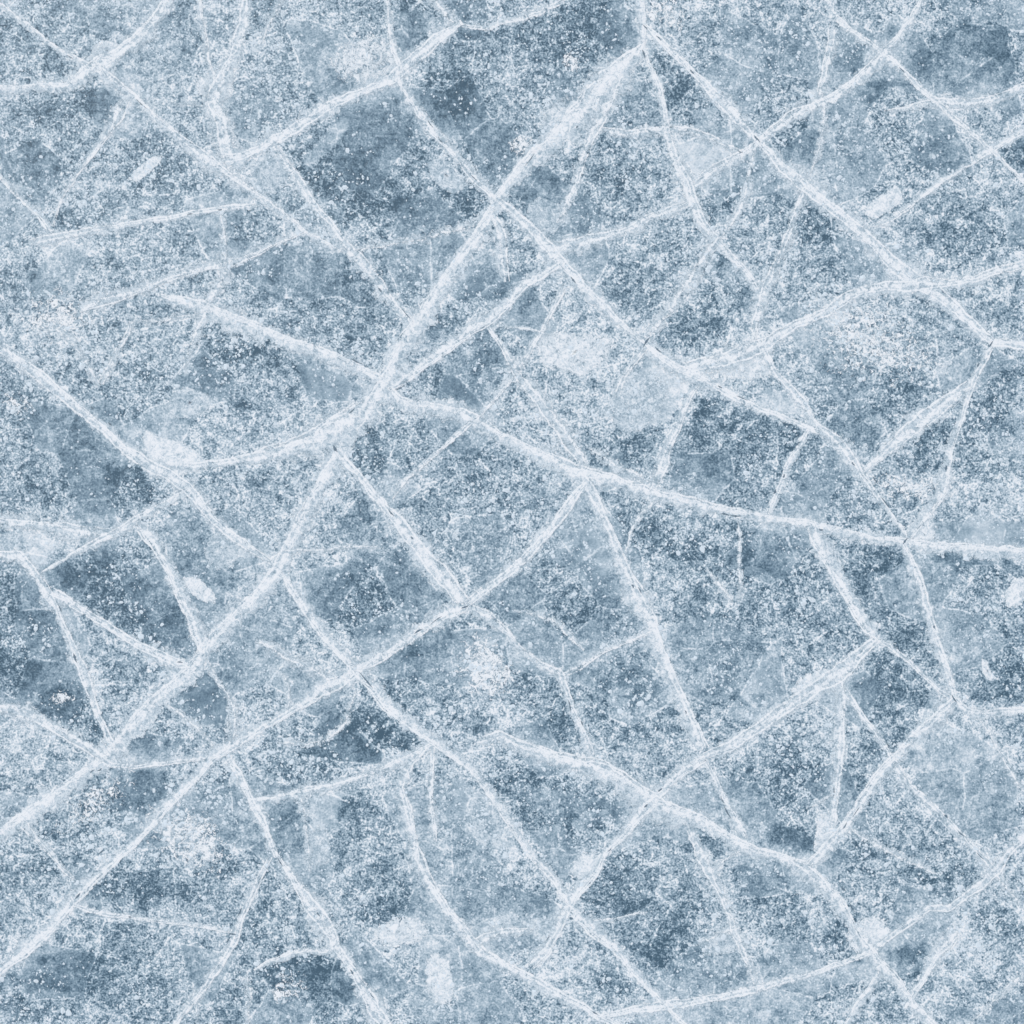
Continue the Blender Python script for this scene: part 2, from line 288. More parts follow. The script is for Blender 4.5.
# tone of the ice itself (x, y, rx, ry, angle, amount): + frosted, - clear
TONE = [
(245,345,46,20,15,-1.0),(262,305,26,14,20,-.5),(132,484,34,13,32,-1.0),(446,98,28,24,0,-.95),(480,205,26,18,30,-1.0),(425,212,35,16,10,-.6),
(572,38,52,24,-10,-.75),(692,98,26,20,30,-.7),(718,36,20,14,0,-.6),(352,282,40,26,20,-.55),(432,324,13,11,0,-1.0),(480,362,36,28,20,-.75),
(368,462,13,34,0,-.95),(355,385,36,18,10,-.7),(300,372,24,12,20,-.7),(612,458,26,13,10,-1.0),(645,438,24,9,-28,-1.2),(703,405,14,8,-30,-1.3),
(742,440,48,26,0,-.7),(720,470,40,14,15,-.6),(992,400,26,38,0,-.7),(906,388,20,14,0,-.6),(850,432,30,14,15,-.8),(935,452,24,18,-30,-.8),
(690,330,34,16,-25,-.7),(726,300,26,14,0,-.6),(650,535,24,16,20,-.9),(712,560,36,16,0,-.7),(744,548,10,30,0,-.9),(640,690,26,18,0,-.8),
(700,690,10,10,0,-.6),(808,612,28,14,10,-.8),(775,575,20,12,0,-.4),(880,556,20,12,0,-1.1),(862,588,12,18,0,-.9),(985,566,46,10,8,-1.1),(1012,675,16,26,0,-.9),
(975,620,22,12,0,-.6),(905,640,16,14,0,-.8),(350,608,40,26,30,-.85),(400,580,40,24,30,-.5),(424,642,34,14,-30,-1.1),(400,690,26,14,0,-.8),(468,722,24,12,0,-1.0),(452,690,14,22,0,-.5),
(352,735,36,26,-10,-.9),(398,738,20,12,20,-1.0),(300,776,36,12,0,-.6),(30,600,24,26,0,-.8),(12,674,22,18,0,-1.1),(72,712,40,14,18,-1.15),
(140,738,20,12,-20,-1.0),(110,590,44,24,20,-.85),(90,565,30,12,-25,-.6),(203,690,24,22,20,-.9),(125,678,26,16,0,-.6),(50,640,20,26,0,-.7),(160,625,20,30,20,-.6),
(136,884,52,16,3,-.95),(216,868,28,12,-10,-.9),(18,814,14,10,30,-1.1),(52,824,20,10,40,-.5),(78,972,40,22,0,-.85),(48,1000,30,16,0,-.6),(150,990,30,20,0,-.6),(140,790,40,18,-20,-.8),(45,858,24,20,0,-.5),
(295,966,36,22,0,-.85),(330,985,24,26,0,-.8),(245,935,14,22,0,-.8),(388,908,28,12,-8,-1.2),(352,808,24,12,0,-.9),(290,812,16,12,0,-.8),(400,870,30,20,0,-.6),
(545,800,52,28,15,-.9),(515,778,20,10,0,-.7),(548,868,14,16,0,-.5),(620,885,40,26,-20,-.8),(645,935,50,30,0,-.7),(690,870,14,40,0,-.6),(612,985,22,14,20,-.7),(535,905,18,9,0,-.5),
(790,840,24,12,5,-1.3),(715,842,16,10,20,-1.0),(752,885,28,22,0,-.8),(730,820,20,10,0,-.3),(850,945,14,20,-20,-1.1),(912,960,18,16,-35,-1.2),(890,955,16,10,-30,-.6),(945,880,44,12,10,-.8),(862,855,26,12,0,-.8),
(1002,925,26,14,15,-.9),(975,1005,30,16,0,-.6),(800,775,26,34,0,-.65),(862,762,16,26,20,-.8),(900,745,14,20,0,-.7),(880,690,26,20,0,-.6),(990,42,34,20,0,-.8),(935,50,24,20,-20,-.6),
(1015,148,18,12,0,-1.0),(965,235,36,18,0,-.6),(820,226,26,12,15,-.95),(800,148,22,16,0,-.85),(790,42,20,18,0,-.7),(850,60,12,12,0,-.6),(880,90,16,10,0,-.8),(930,70,26,18,0,-.3),
(600,165,40,16,0,-.5),(640,185,26,18,0,-.5),(560,175,18,12,0,-.6),(640,115,22,16,0,-.4),(60,108,44,14,-12,-.85),(48,165,20,12,0,-.6),(108,110,22,16,0,-.9),(165,160,40,30,0,-.6),(60,60,22,14,0,-.7),(20,30,24,16,0,-.3),
(110,22,30,14,0,-.5),(62,222,22,9,0,-.9),(244,224,14,16,0,-.6),(370,132,38,26,0,-.75),(360,188,36,28,0,-.85),(340,75,18,9,15,-.7),(408,22,18,22,0,-.8),(470,60,22,30,0,-.7),(460,12,14,10,0,-.8),
(60,425,50,26,15,-.6),(30,462,24,14,0,-.4),(48,372,20,9,30,-.4),(20,280,24,18,0,-.3),(148,318,30,12,0,-.6),(200,282,18,12,0,-1.0),(215,372,26,16,0,-.7),(140,375,26,14,0,-.4),(260,400,34,16,0,-.5),
(50,495,50,12,0,-.3),(10,525,12,10,0,0),(470,470,30,24,0,-.3),(440,430,22,14,0,-.5),(500,500,34,24,0,-.3),(560,500,22,14,0,-.4),(545,560,34,24,0,-.5),(600,560,20,30,0,-.3),(600,610,20,14,0,-.6),
(560,620,30,12,25,-.7),(500,660,8,20,0,-.3),(530,690,26,18,0,-.6),(560,720,14,16,0,-.7),(730,640,36,34,0,-.35),(780,560,20,20,0,-.5),(820,480,28,22,0,-.5),(790,520,60,5,12,-.3),(865,500,20,14,0,-.4),(930,500,20,10,0,-.3),
(980,535,40,8,0,-.6),(620,310,30,18,0,-.35),(560,320,18,14,0,-.4),(520,290,20,14,0,-.8),(490,285,14,20,0,-.8),(450,300,10,10,0,0),(940,300,18,16,0,-.7),(1000,300,16,18,0,0),(790,390,14,14,0,-.3),(760,60,10,10,0,-.4),
(215,655,20,14,0,.0),(730,380,20,8,0,.3),(330,160,16,14,0,-.5),(170,20,10,14,0,-.2),(700,210,10,18,0,-.6),(730,195,22,14,0,-.6),(720,250,14,14,0,-.7),
# frosted
(160,85,40,26,-10,.5),(60,250,60,16,0,.6),(20,60,16,12,0,.4),(370,60,56,34,-15,.5),(230,20,16,40,0,.4),(30,330,50,20,0,.6),(230,440,50,22,0,.4),(180,400,34,30,0,.4),(310,150,20,12,-30,.6),
(700,20,50,14,0,.4),(730,180,20,10,0,.0),(880,20,30,14,0,.2),(960,140,20,10,0,.2),(850,170,40,28,0,.15),(900,300,40,14,0,.4),(1000,280,30,16,0,.6),(860,340,60,40,0,.4),(740,360,44,16,0,.7),(580,350,46,34,0,.5),
(560,420,30,22,0,.4),(600,330,30,20,0,.2),(640,400,34,34,0,.45),(920,490,60,20,0,.6),(990,500,40,18,0,.5),(300,500,36,30,0,.3),(230,540,40,26,0,.4),(140,520,50,12,0,.5),(40,540,60,10,0,.4),(440,440,40,14,0,.2),
(780,660,50,30,0,.35),(700,640,40,60,0,.15),(830,700,26,20,0,.3),(930,740,60,26,0,.5),(960,800,50,40,0,.35),(1000,760,26,30,0,.3),(30,750,40,26,0,.5),(100,770,40,14,0,.5),(230,720,30,26,0,.35),(260,680,40,24,0,.3),
(200,840,60,44,25,.6),(60,900,40,22,0,.3),(190,950,50,26,0,.45),(110,940,40,12,0,.4),(430,760,30,10,0,.4),(470,880,50,50,0,.3),(480,700,40,40,0,.6),(460,640,30,14,0,.4),(430,970,60,40,0,.45),(400,930,50,16,0,.5),
(380,840,26,14,0,.4),(310,850,24,30,0,.45),(560,950,40,26,0,.5),(560,980,30,14,0,.4),(500,930,30,16,0,.4),(620,750,40,10,0,.5),(700,800,30,20,0,.4),(640,820,30,20,0,.4),(730,960,40,26,0,.35),(820,960,40,26,0,.45),
(790,900,40,20,0,.2),(820,870,26,12,0,.5),(960,960,50,30,-25,.4),(870,1000,40,14,0,.3),(700,1012,60,10,0,.4),(870,940,24,14,0,.4),(1000,880,26,18,0,.4),(990,100,30,14,0,.3),(740,280,26,14,0,.3),(400,180,20,20,0,.1),
(480,260,40,24,0,.3),(420,260,30,20,0,.3),(310,270,24,20,0,.3),(120,200,50,14,0,.3),(80,190,30,22,0,.4),(360,560,36,10,0,.2),(20,440,30,16,0,.2),(560,600,10,10,0,.1),(1010,590,16,22,0,.7),(970,650,10,8,0,.2),(620,20,14,14,0,.3),
]
OUTLINE = {
1: [(144,430),(160,437),(180,442),(196,453),(206,465),(184,473),(163,477),(152,466),(145,450)],
3: [(428,164),(438,158),(450,164),(462,176),(464,186),(455,194),(445,190),(436,182),(430,174)],
5: [(866,208),(876,198),(886,192),(894,186),(903,194),(900,202),(888,212),(874,220),(866,214)],
6: [(172,394),(186,388),(204,394),(212,400),(204,412),(190,416),(178,418),(168,410)],
16: [(928,722),(938,708),(948,699),(954,704),(950,712),(940,722),(932,728)],
2: [(530,204),(540,198),(552,202),(566,208),(562,222),(554,232),(540,232),(528,220)],
13: [(536,334),(560,332),(590,336),(612,340),(606,360),(584,374),(560,372),(545,366),(538,350)],
18: [(86,60),(96,46),(104,40),(118,44),(134,48),(122,56),(112,62),(96,62)],
14: [(606,412),(618,384),(630,372),(648,372),(668,386),(662,410),(644,428),(622,432)],
28: [(700,86),(712,86),(724,96),(738,110),(745,120),(736,126),(722,112),(708,98)],
26: [(982,658),(988,662),(990,676),(998,678),(988,680),(982,672)],
}
OUTLINE = {({1:1,3:3,5:5,6:6,16:16,2:2,13:4,18:0,14:13,28:28,26:26})[k_]: v_ for k_, v_ in OUTLINE.items()}
# angular panes of smooth ice with little grain: (tone, calmness, outline)
CALM = [
(.56,.8,[(648,348),(694,378),(684,395),(668,420),(625,432),(612,420),(624,398)]),
(.44,.8,[(930,520),(1060,524),(1060,548),(945,543),(932,534)]),
(.62,.8,[(768,386),(795,402),(803,414),(768,412),(756,404)]),
(.36,.7,[(296,360),(378,386),(350,402),(312,396)]),
(.60,.7,[(338,114),(350,120),(334,148),(308,170),(298,158),(322,136)]),
(.44,.6,[(640,640),(700,612),(764,640),(768,690),(700,706),(664,672)]),
(.47,.7,[(588,522),(544,556),(600,588),(614,562)]),
(.36,.6,[(392,12),(420,8),(440,25),(402,52)]),
(.40,.6,[(460,262),(498,240),(505,284),(468,302)]),
(.54,.6,[(-20,535),(35,530),(60,545),(45,566),(-20,550)]),
(.36,.6,[(206,672),(234,718),(215,728),(182,702)]),
(.42,.7,[(528,834),(560,822),(582,858),(564,882)]),
(.54,.7,[(690,112),(718,104),(716,130),(696,130)]),
(.54,.5,[(674,136),(738,156),(690,184)]),
(.55,.8,[(310,798),(345,790),(337,825),(312,835)]),
(.33,.6,[(512,782),(610,800),(632,812),(580,830),(528,806)]),
(.58,.6,[(540,215),(556,205),(566,222),(548,232),(536,226)]),
(.26,.5,[(430,318),(446,330),(438,340),(418,340)]),
(.30,.5,[(452,335),(486,330),(520,358),(478,410),(440,388)]),
(.66,.6,[(370,398),(376,426),(372,448),(386,470),(372,470),(368,430)]),
(.50,.6,[(450,775),(480,790),(520,850),(470,850)]),
]
# where coarse white crumbs gather (x, y, radius, density)
CRUMB = [(235,345,26,1),(220,352,16,1),(265,360,16,.8),(132,482,22,.7),(790,118,30,1),(770,80,26,.6),(485,670,34,1),(590,660,20,.4),(190,830,46,1),(215,800,30,.8),(540,80,26,.6),(560,110,26,.6),
(290,60,24,.5),(300,230,30,.7),(360,150,26,.7),(320,190,26,.6),(640,185,30,.5),(620,150,24,.5),(720,270,30,.6),(860,330,50,1),(880,360,30,.8),(980,420,26,.7),(900,390,20,.7),(700,560,34,.7),(680,545,18,.7),(800,600,34,.8),
(640,700,30,.6),(660,720,20,.6),(560,540,26,.4),(100,600,34,.6),(150,640,24,.5),(60,650,30,.5),(410,560,34,.5),(400,610,18,.8),(450,700,26,.8),(320,750,40,.7),(400,770,26,.6),(100,850,34,.7),(130,830,20,.8),(180,890,30,.6),
(480,870,40,.7),(430,800,26,.6),(540,900,26,.5),(610,970,20,.9),(720,830,16,.8),(745,1000,24,.5),(780,770,30,.7),(830,760,20,.6),(950,890,30,.7),(900,840,30,.4),(870,850,20,.7),(970,950,40,.6),(900,500,40,.9),(950,560,30,.8),
(740,180,20,.8),(700,110,20,.4),(60,330,34,.9),(20,400,22,.8),(70,440,24,.6),(60,850,20,.4),(300,800,20,.6),(50,200,24,.6),(150,40,20,.4),(270,140,24,.5),(300,310,24,.7),(380,370,20,.7),(430,270,24,.5),(470,280,18,.7),(560,430,26,.7),(640,470,20,.6),
(530,680,20,.6),(760,860,26,.6),(340,985,24,.4),(290,985,22,.9),(1000,60,24,.3),(905,150,24,.5),(850,160,26,.5),(930,245,26,.4),(690,290,24,.6),(740,320,22,.6)]
# little dark gaps seen along the cracks (x, y, length_px, width_px)
SLIT = [(644,54,9,2.6),(651,66,8,1.6),(645,27,6,1.6),(659,38,7,1.6),(662,107,3,2.4),(671,127,3,2.2),(692,72,6,2),(676,60,7,1.4),(756,138,7,2),(577,127,3,2),(518,168,18,1.3),(530,160,14,1),
(573,280,8,1.8),(618,317,9,1.6),(646,342,12,2),(658,350,9,1.8),(706,382,8,1.4),(720,387,5,2),(742,398,12,1.2),(387,380,9,1.8),(400,388,10,1.4),(357,362,14,1.5),(359,422,8,2.6),(352,411,8,2),(335,449,8,3),(382,508,12,1.6),
(465,607,8,2),(418,631,10,2),(442,614,12,1.2),(436,620,14,1),(366,680,22,1.5),(352,660,10,1),(391,513,9,2),(412,538,4,2),(455,572,4,1.6),(98,897,0,0),(78,896,8,2.2),(50,929,5,2.8),(101,852,6,2),(130,917,3,2),(82,905,9,1.4),(100,770,5,2),(92,771,6,1.4),
(897,998,14,3.2),(905,541,8,2.2),(821,530,5,2.2),(841,534,4,1.8),(735,516,12,1.8),(725,514,8,1.6),(780,522,14,1.4),(954,699,10,1.8),(934,627,4,2.4),(930,610,6,1.4),(946,816,6,2.2),(961,834,8,1.8),(972,846,10,1.2),
(633,586,4,2.6),(640,590,7,1.4),(645,604,5,1.8),(875,480,8,1.6),(853,464,5,2),(835,441,5,2),(885,502,12,1.3),(946,468,5,3),(983,365,0,0),(991,344,7,1.8),(978,365,5,2),(829,310,4,1.8),(784,476,4,3),(775,492,5,3),
(400,306,14,1.2),(406,314,12,1),(380,290,6,2),(46,36,10,1.2),(70,57,8,1),(141,104,14,1),(165,130,8,1),(220,210,5,1.6),(190,214,6,1.2),(150,220,5,1.2),(92,408,4,2.6),(110,424,5,1.8),(62,620,14,1.8),(75,658,10,3),(180,662,6,1.6),(190,660,5,1.4),(60,608,8,1.2),
(232,934,8,2),(216,976,6,2.6),(240,912,9,1.6),(228,940,6,2),(700,735,5,1.8),(686,712,4,1.4),(582,723,5,1.8),(562,676,5,1.4),(570,706,12,1.6),(610,850,5,1.6),(572,742,0,0),(660,790,6,2),(646,806,5,2),(606,853,5,1.4),(727,812,16,1.4),(722,800,8,1.2),
(306,898,7,2.4),(318,914,5,2),(352,972,6,2.4),(357,960,0,0),(372,996,7,1.2),(280,862,10,1.4),(560,918,8,1.2),(548,938,6,1.2),(595,1013,6,1.6),(529,974,6,2),(668,1014,0,0),(474,178,8,1),(484,190,8,1),(430,124,10,1),(440,140,8,1),(868,54,8,1),(902,70,8,1),
(834,792,10,1.4),(834,806,5,2),(856,812,12,1),(845,826,8,1.2),(884,777,8,1),(888,745,8,1.6),(820,885,0,0),(818,880,10,2),(843,889,6,2.4),(852,908,10,1.8),(880,966,12,1),(980,856,10,1),(740,152,6,1),(768,146,6,1),(758,140,7,1)]
SLIT = [s for k, s in enumerate(SLIT) if s[2] > 0 and k % 3 != 1]

# ------------------------------------------------------------------ noise helper
def vnoise(x, y, seed):
    xi = np.floor(x).astype(np.int64); yi = np.floor(y).astype(np.int64)
    fx = x-xi; fy = y-yi
    fx = fx*fx*(3-2*fx); fy = fy*fy*(3-2*fy)
    def h(a, b):
        n = (a*374761393 + b*668265263 + seed*1442695041) & 0xffffffff
        n = ((n ^ (n >> 13))*1274126177) & 0xffffffff
        n = n ^ (n >> 16)
        return (n & 0xffff)/65535.0
    return (h(xi,yi)*(1-fx)+h(xi+1,yi)*fx)*(1-fy)+(h(xi,yi+1)*(1-fx)+h(xi+1,yi+1)*fx)*fy
def fbm(x, y, seed, oct=4, rough=.55):
    a = 1; s = 0; t = 0
    x = np.asarray(x, float); y = np.asarray(y, float)
    for o in range(oct):
        s = s + a*(vnoise(x, y, seed+o*17)-.5); t += a; a *= rough; x = x*2.03; y = y*2.03
    return s/t*2

# ------------------------------------------------------------------ path resampling
def catmull(p, step=3.0):
    P = [p[0]] + list(p) + [p[-1]]
    out = []
    for i in range(1, len(P)-2):
        a, b, c, d = [np.array(P[k], float) for k in (i-1, i, i+1, i+2)]
        n = max(1, int(np.hypot(*(c-b)[:2])/step))
        for k in range(n):
            t = k/n
            q = .5*((2*b)+(-a+c)*t+(2*a-5*b+4*c-d)*t*t+(-a+3*b-3*c+d)*t**3)
            lin = b*(1-t)+c*t
            q = .25*q+.75*lin
            out.append(q)
    out.append(np.array(P[-2], float))
    return np.array(out)
def tangents(a):
    t = np.gradient(a[:, :2], axis=0); t /= np.maximum(np.hypot(t[:,0], t[:,1]), 1e-6)[:, None]
    return t, np.stack([-t[:,1], t[:,0]], 1)
paths = []
for i, (lab, st, pts) in enumerate(CR):
    a = catmull(pts); t, n = tangents(a)
    s = np.cumsum(np.r_[0, np.hypot(*np.diff(a[:, :2], axis=0).T)])
    off = fbm(s/42, s*0+i*3.7, 11, 4, .6)*3.0
    L = s[-1]; env = np.clip(np.minimum(s, L-s)/14, 0, 1)
    off = off*.38+fbm(s/9, s*0+i*2.9, 15, 3, .6)*1.3
    a[:, :2] += n*(off*env)[:, None]
    paths.append((a, s))

# ------------------------------------------------------------------ node helpers
class NT:
    def __init__(s, name):
        s.m = bpy.data.materials.new(name); s.m.use_nodes = True
        s.t = s.m.node_tree; s.t.nodes.clear()
    def n(s, typ, **kw):
        nd = s.t.nodes.new(typ)
        for k, v in kw.items():
            if k in nd.inputs.keys() and not hasattr(type(nd), k): s.set(nd, k, v)
            elif hasattr(nd, k): setattr(nd, k, v)
            else: s.set(nd, k, v)
        return nd
    def set(s, nd, k, v):
        if isinstance(v, bpy.types.NodeSocket): s.t.links.new(v, nd.inputs[k])
        else: nd.inputs[k].default_value = v
    def m2(s, op, a, b=0.0, clamp=False, c=None):
        nd = s.t.nodes.new('ShaderNodeMath'); nd.operation = op; nd.use_clamp = clamp
        s.set(nd, 0, a); s.set(nd, 1, b)
        if c is not None: s.set(nd, 2, c)
        return nd.outputs[0]
    def noise(s, vec, size, detail=3, rough=.55, dist=0.0, off=(0,0,0)):
        mp = s.t.nodes.new('ShaderNodeMapping'); s.set(mp, 'Vector', vec)
        mp.inputs['Location'].default_value = off
        nd = s.t.nodes.new('ShaderNodeTexNoise'); s.set(nd, 'Vector', mp.outputs[0])
        nd.inputs['Scale'].default_value = 1/size; nd.inputs['Detail'].default_value = detail
        nd.inputs['Roughness'].default_value = rough; nd.inputs['Distortion'].default_value = dist
        return nd.outputs[0]
    def smooth(s, x, lo, hi, a=0.0, b=1.0):
        nd = s.t.nodes.new('ShaderNodeMapRange'); nd.interpolation_type = 'SMOOTHSTEP'
        s.set(nd, 'Value', x); nd.inputs['From Min'].default_value = lo; nd.inputs['From Max'].default_value = hi
        nd.inputs['To Min'].default_value = a; nd.inputs['To Max'].default_value = b
        return nd.outputs[0]
    def pos(s):
        g = s.t.nodes.new('ShaderNodeNewGeometry'); v = s.t.nodes.new('ShaderNodeVectorMath')
        v.operation = 'MULTIPLY'; s.t.links.new(g.outputs['Position'], v.inputs[0]); v.inputs[1].default_value = (PX, PX, 0)
        return v.outputs[0]
    def ramp(s, x, stops):
        nd = s.t.nodes.new('ShaderNodeValToRGB'); s.set(nd, 'Fac', x); e = nd.color_ramp.elements
        while len(e) < len(stops): e.new(.5)
        for k, (p, c) in enumerate(stops): e[k].position = p; e[k].color = (*c, 1)
        return nd.outputs[0]
    def attr(s, name):
        nd = s.t.nodes.new('ShaderNodeAttribute'); nd.attribute_name = name
        return nd.outputs['Fac']
    def finish(s, shader):
        o = s.t.nodes.new('ShaderNodeOutputMaterial'); s.t.links.new(shader, o.inputs['Surface']); return s.m

def lin(r, g, b):
    f = lambda c: (c/255/12.92 if c <= 10 else ((c/255+.055)/1.055)**2.4)
    return (f(r), f(g), f(b))
RAMP = [(0.0, lin(72,99,117)), (.26, lin(116,143,161)), (.5, lin(163,186,200)), (.74, lin(205,220,229)), (1.0, lin(236,243,247))]

def ice_material():
    k = NT('ice'); P = k.pos()
    F = k.attr('frost'); O = k.attr('outer')
    nA = k.noise(P, 60, 7, .72, 1.0)
    nB = k.noise(P, 19, 4, .7, .5, (300,40,0))
    nC = k.noise(P, 7.5, 3, .85, .9, (20,700,0))
    nD = k.noise(P, 1.9, 0, .6, 0, (77,5,0))
    ridge = k.m2('ABSOLUTE', k.m2('SUBTRACT', k.noise(P, 7.5, 3, .6, 1.5, (900,10,0)), .5))
    ridge = k.smooth(ridge, 0.0, .06, 1, 0)
    # angular smooth shards inside the ice
    wv = k.t.nodes.new('ShaderNodeTexNoise'); k.set(wv, 'Vector', P); wv.inputs['Scale'].default_value = 1/40; wv.inputs['Detail'].default_value = 5
    ws = k.t.nodes.new('ShaderNodeVectorMath'); ws.operation = 'MULTIPLY_ADD'
    k.set(ws, 0, wv.outputs['Color']); ws.inputs[1].default_value = (34, 34, 0); k.set(ws, 2, P)
    ws3 = k.t.nodes.new('ShaderNodeVectorMath'); ws3.operation = 'MULTIPLY_ADD'
    k.set(ws3, 0, wv.outputs['Color']); ws3.inputs[1].default_value = (15, 15, 0); k.set(ws3, 2, P)
    vo = k.t.nodes.new('ShaderNodeTexVoronoi'); vo.voronoi_dimensions = '2D'; k.set(vo, 'Vector', ws3.outputs[0]); vo.inputs['Scale'].default_value = 1/54
    sep = k.t.nodes.new('ShaderNodeSeparateColor'); k.set(sep, 0, vo.outputs['Color'])
    cell = sep.outputs[0]
    smoothmask = k.smooth(sep.outputs[1], .55, .75)          # some shards are smooth, little grain
    # veins: faint hairlines, stronger far from the photographed square
    ve = k.t.nodes.new('ShaderNodeTexVoronoi'); ve.voronoi_dimensions = '2D'; ve.feature = 'DISTANCE_TO_EDGE'
    k.set(ve, 'Vector', ws3.outputs[0]); ve.inputs['Scale'].default_value = 1/54
    hair = k.smooth(ve.outputs['Distance'], .0, .028, 1, 0)
    ve2 = k.t.nodes.new('ShaderNodeTexVoronoi'); ve2.voronoi_dimensions = '2D'; ve2.feature = 'DISTANCE_TO_EDGE'
    ws2 = k.t.nodes.new('ShaderNodeVectorMath'); ws2.operation = 'MULTIPLY_ADD'
    k.set(ws2, 0, wv.outputs['Color']); ws2.inputs[1].default_value = (14, 14, 0); k.set(ws2, 2, P)
    k.set(ve2, 'Vector', ws2.outputs[0]); ve2.inputs['Scale'].default_value = 1/150
    vein = k.smooth(ve2.outputs['Distance'], .015, .06, 1, 0)
    # white flecks: irregular crumbs of frost, gathered in some areas
    nF = k.noise(P, 5.0, 1, .7, .8, (510,33,0)); nG = k.noise(P, 30, 3, .7, 0, (10,433,0))
    fleck = k.smooth(k.m2('ADD', nF, k.m2('MULTIPLY', k.m2('SUBTRACT', nG, .5), .55)), .60, .635)
    K = k.attr('calm')
    grain = k.m2('MULTIPLY', k.m2('SUBTRACT', 1.0, k.m2('MULTIPLY', smoothmask, .48)), k.m2('SUBTRACT', 1.0, k.m2('MULTIPLY', K, .72)))
    def c(x, amt): return k.m2('MULTIPLY', k.m2('SUBTRACT', x, .5), amt)
    v = k.m2('ADD', F, c(nA, .55))
    v = k.m2('ADD', v, c(nB, .80))
    v = k.m2('ADD', v, c(cell, .15))
    pale = k.smooth(k.noise(P, 24, 4, .62, .8, (61,200,0)), .56, .575)      # thin pale flakes with a crisp torn edge
    pit = k.smooth(k.noise(P, 15, 3, .65, .6, (161,900,0)), .60, .63)        # small clear pits
    v = k.m2('ADD', v, k.m2('MULTIPLY', k.m2('SUBTRACT', k.m2('MULTIPLY', pale, .16), k.m2('MULTIPLY', pit, .20)), grain))
    fine = k.m2('ADD', c(nC, 1.9), c(nD, .85))
    fine = k.m2('ADD', fine, k.m2('MULTIPLY', ridge, .085))
    fine = k.m2('ADD', fine, k.m2('MULTIPLY', fleck, .30))
    v = k.m2('ADD', v, k.m2('MULTIPLY', fine, grain))
    v = k.m2('ADD', v, k.m2('MULTIPLY', hair, k.smooth(nB, .42, .58, .05, .30)))
    v = k.m2('ADD', v, k.m2('MULTIPLY', k.m2('MULTIPLY', vein, O), .5))
    col = k.ramp(v, RAMP)
    bp = k.n('ShaderNodeBump', Strength=.4, Distance=.006); k.set(bp, 'Height', nC)
    b = k.n('ShaderNodeBsdfPrincipled'); k.set(b, 'Base Color', col); k.set(b, 'Normal', bp.outputs[0])
    k.set(b, 'Roughness', k.smooth(v, .1, .7, .38, .8)); b.inputs['IOR'].default_value = 1.31
    b.inputs['Specular IOR Level'].default_value = .35
    return k.finish(b.outputs[0])

def frost_material(name, gran=0.0, lift=0.0, cut=.25, body=.30):
    """Refrozen snow: covers where the mesh's own thickness beats a grainy threshold."""
    k = NT(name); P = k.pos()
    C = k.attr('cover')
    nB = k.noise(P, 13, 5, .7, .5, (50,10,0)); nC = k.noise(P, 5.2, 3, .85, .9, (8,90,0)); nD = k.noise(P, 2.0, 1, .5, 0, (7,5,0))
    def c(x, amt): return k.m2('MULTIPLY', k.m2('SUBTRACT', x, .5), amt)
    thr = k.m2('ADD', k.m2('ADD', c(nB, 1.3), c(nC, 2.0+gran*1.8)), C)
    alpha = k.smooth(thr, cut, cut+.06)
    alpha = k.m2('MULTIPLY', alpha, k.smooth(C, 0, .04))
    v = k.m2('ADD', k.m2('ADD', c(nB, .9), c(nC, 1.6+gran*.4)), k.m2('ADD', c(nD, .45), k.m2('ADD', k.m2('MULTIPLY', k.m2('POWER', k.m2('MINIMUM', C, 1.0), .7), body), .50+lift)))
    col = k.ramp(v, RAMP)
    bp = k.n('ShaderNodeBump', Strength=.3, Distance=.0025); k.set(bp, 'Height', nC)
    b = k.n('ShaderNodeBsdfPrincipled', Roughness=.75); k.set(b, 'Base Color', col); k.set(b, 'Normal', bp.outputs[0])
    b.inputs['Specular IOR Level'].default_value = .2
    k.set(b, 'Alpha', alpha)
    return k.finish(b.outputs[0])

def plain(name, rgb, size=3, rough=.6):
    k = NT(name); P = k.pos(); n = k.noise(P, size, 3, .6)
    d = tuple(x*.78 for x in rgb)
    b = k.n('ShaderNodeBsdfPrincipled', Roughness=rough); k.set(b, 'Base Color', k.ramp(n, [(.3, d), (.7, rgb)]))
    return k.finish(b.outputs[0])

M_ICE = ice_material()
M_BAND = frost_material('crack_frost', .0, -.045, .24, .33)
M_SEAM = frost_material('crack_seam', 0, .235, .24, .25)
M_SNOW = frost_material('patch_snow', .0, .13, .24, .30)
M_SNOWG = frost_material('patch_granular_snow', .5, .26, .40, .2)
M_DULL = frost_material('grey_ice_skin', .0, .06, .18, .10)
M_SLIT = plain('deep_gap', lin(104,130,148), 2, .4)
M_GRAIN = plain('frost_grain', lin(224,240,250), 3, .7)

# ------------------------------------------------------------------ object helpers
def mesh_obj(name, verts, faces, mat, parent=None, cover=None):
    me = bpy.data.meshes.new(name)
    me.from_pydata([tuple(map(float, v)) for v in verts], [], faces)
    if cover is not None:
        at = me.attributes.new('cover', 'FLOAT', 'POINT'); at.data.foreach_set('value', np.asarray(cover, np.float32))
    me.polygons.foreach_set('use_smooth', [True]*len(me.polygons))
    me.materials.append(mat); me.update()
    o = bpy.data.objects.new(name, me); COL.objects.link(o)
    if parent: o.parent = parent
    return o
def tag(o, label, cat, group=None):
    o['label'] = label; o['category'] = cat
    if group: o['group'] = group

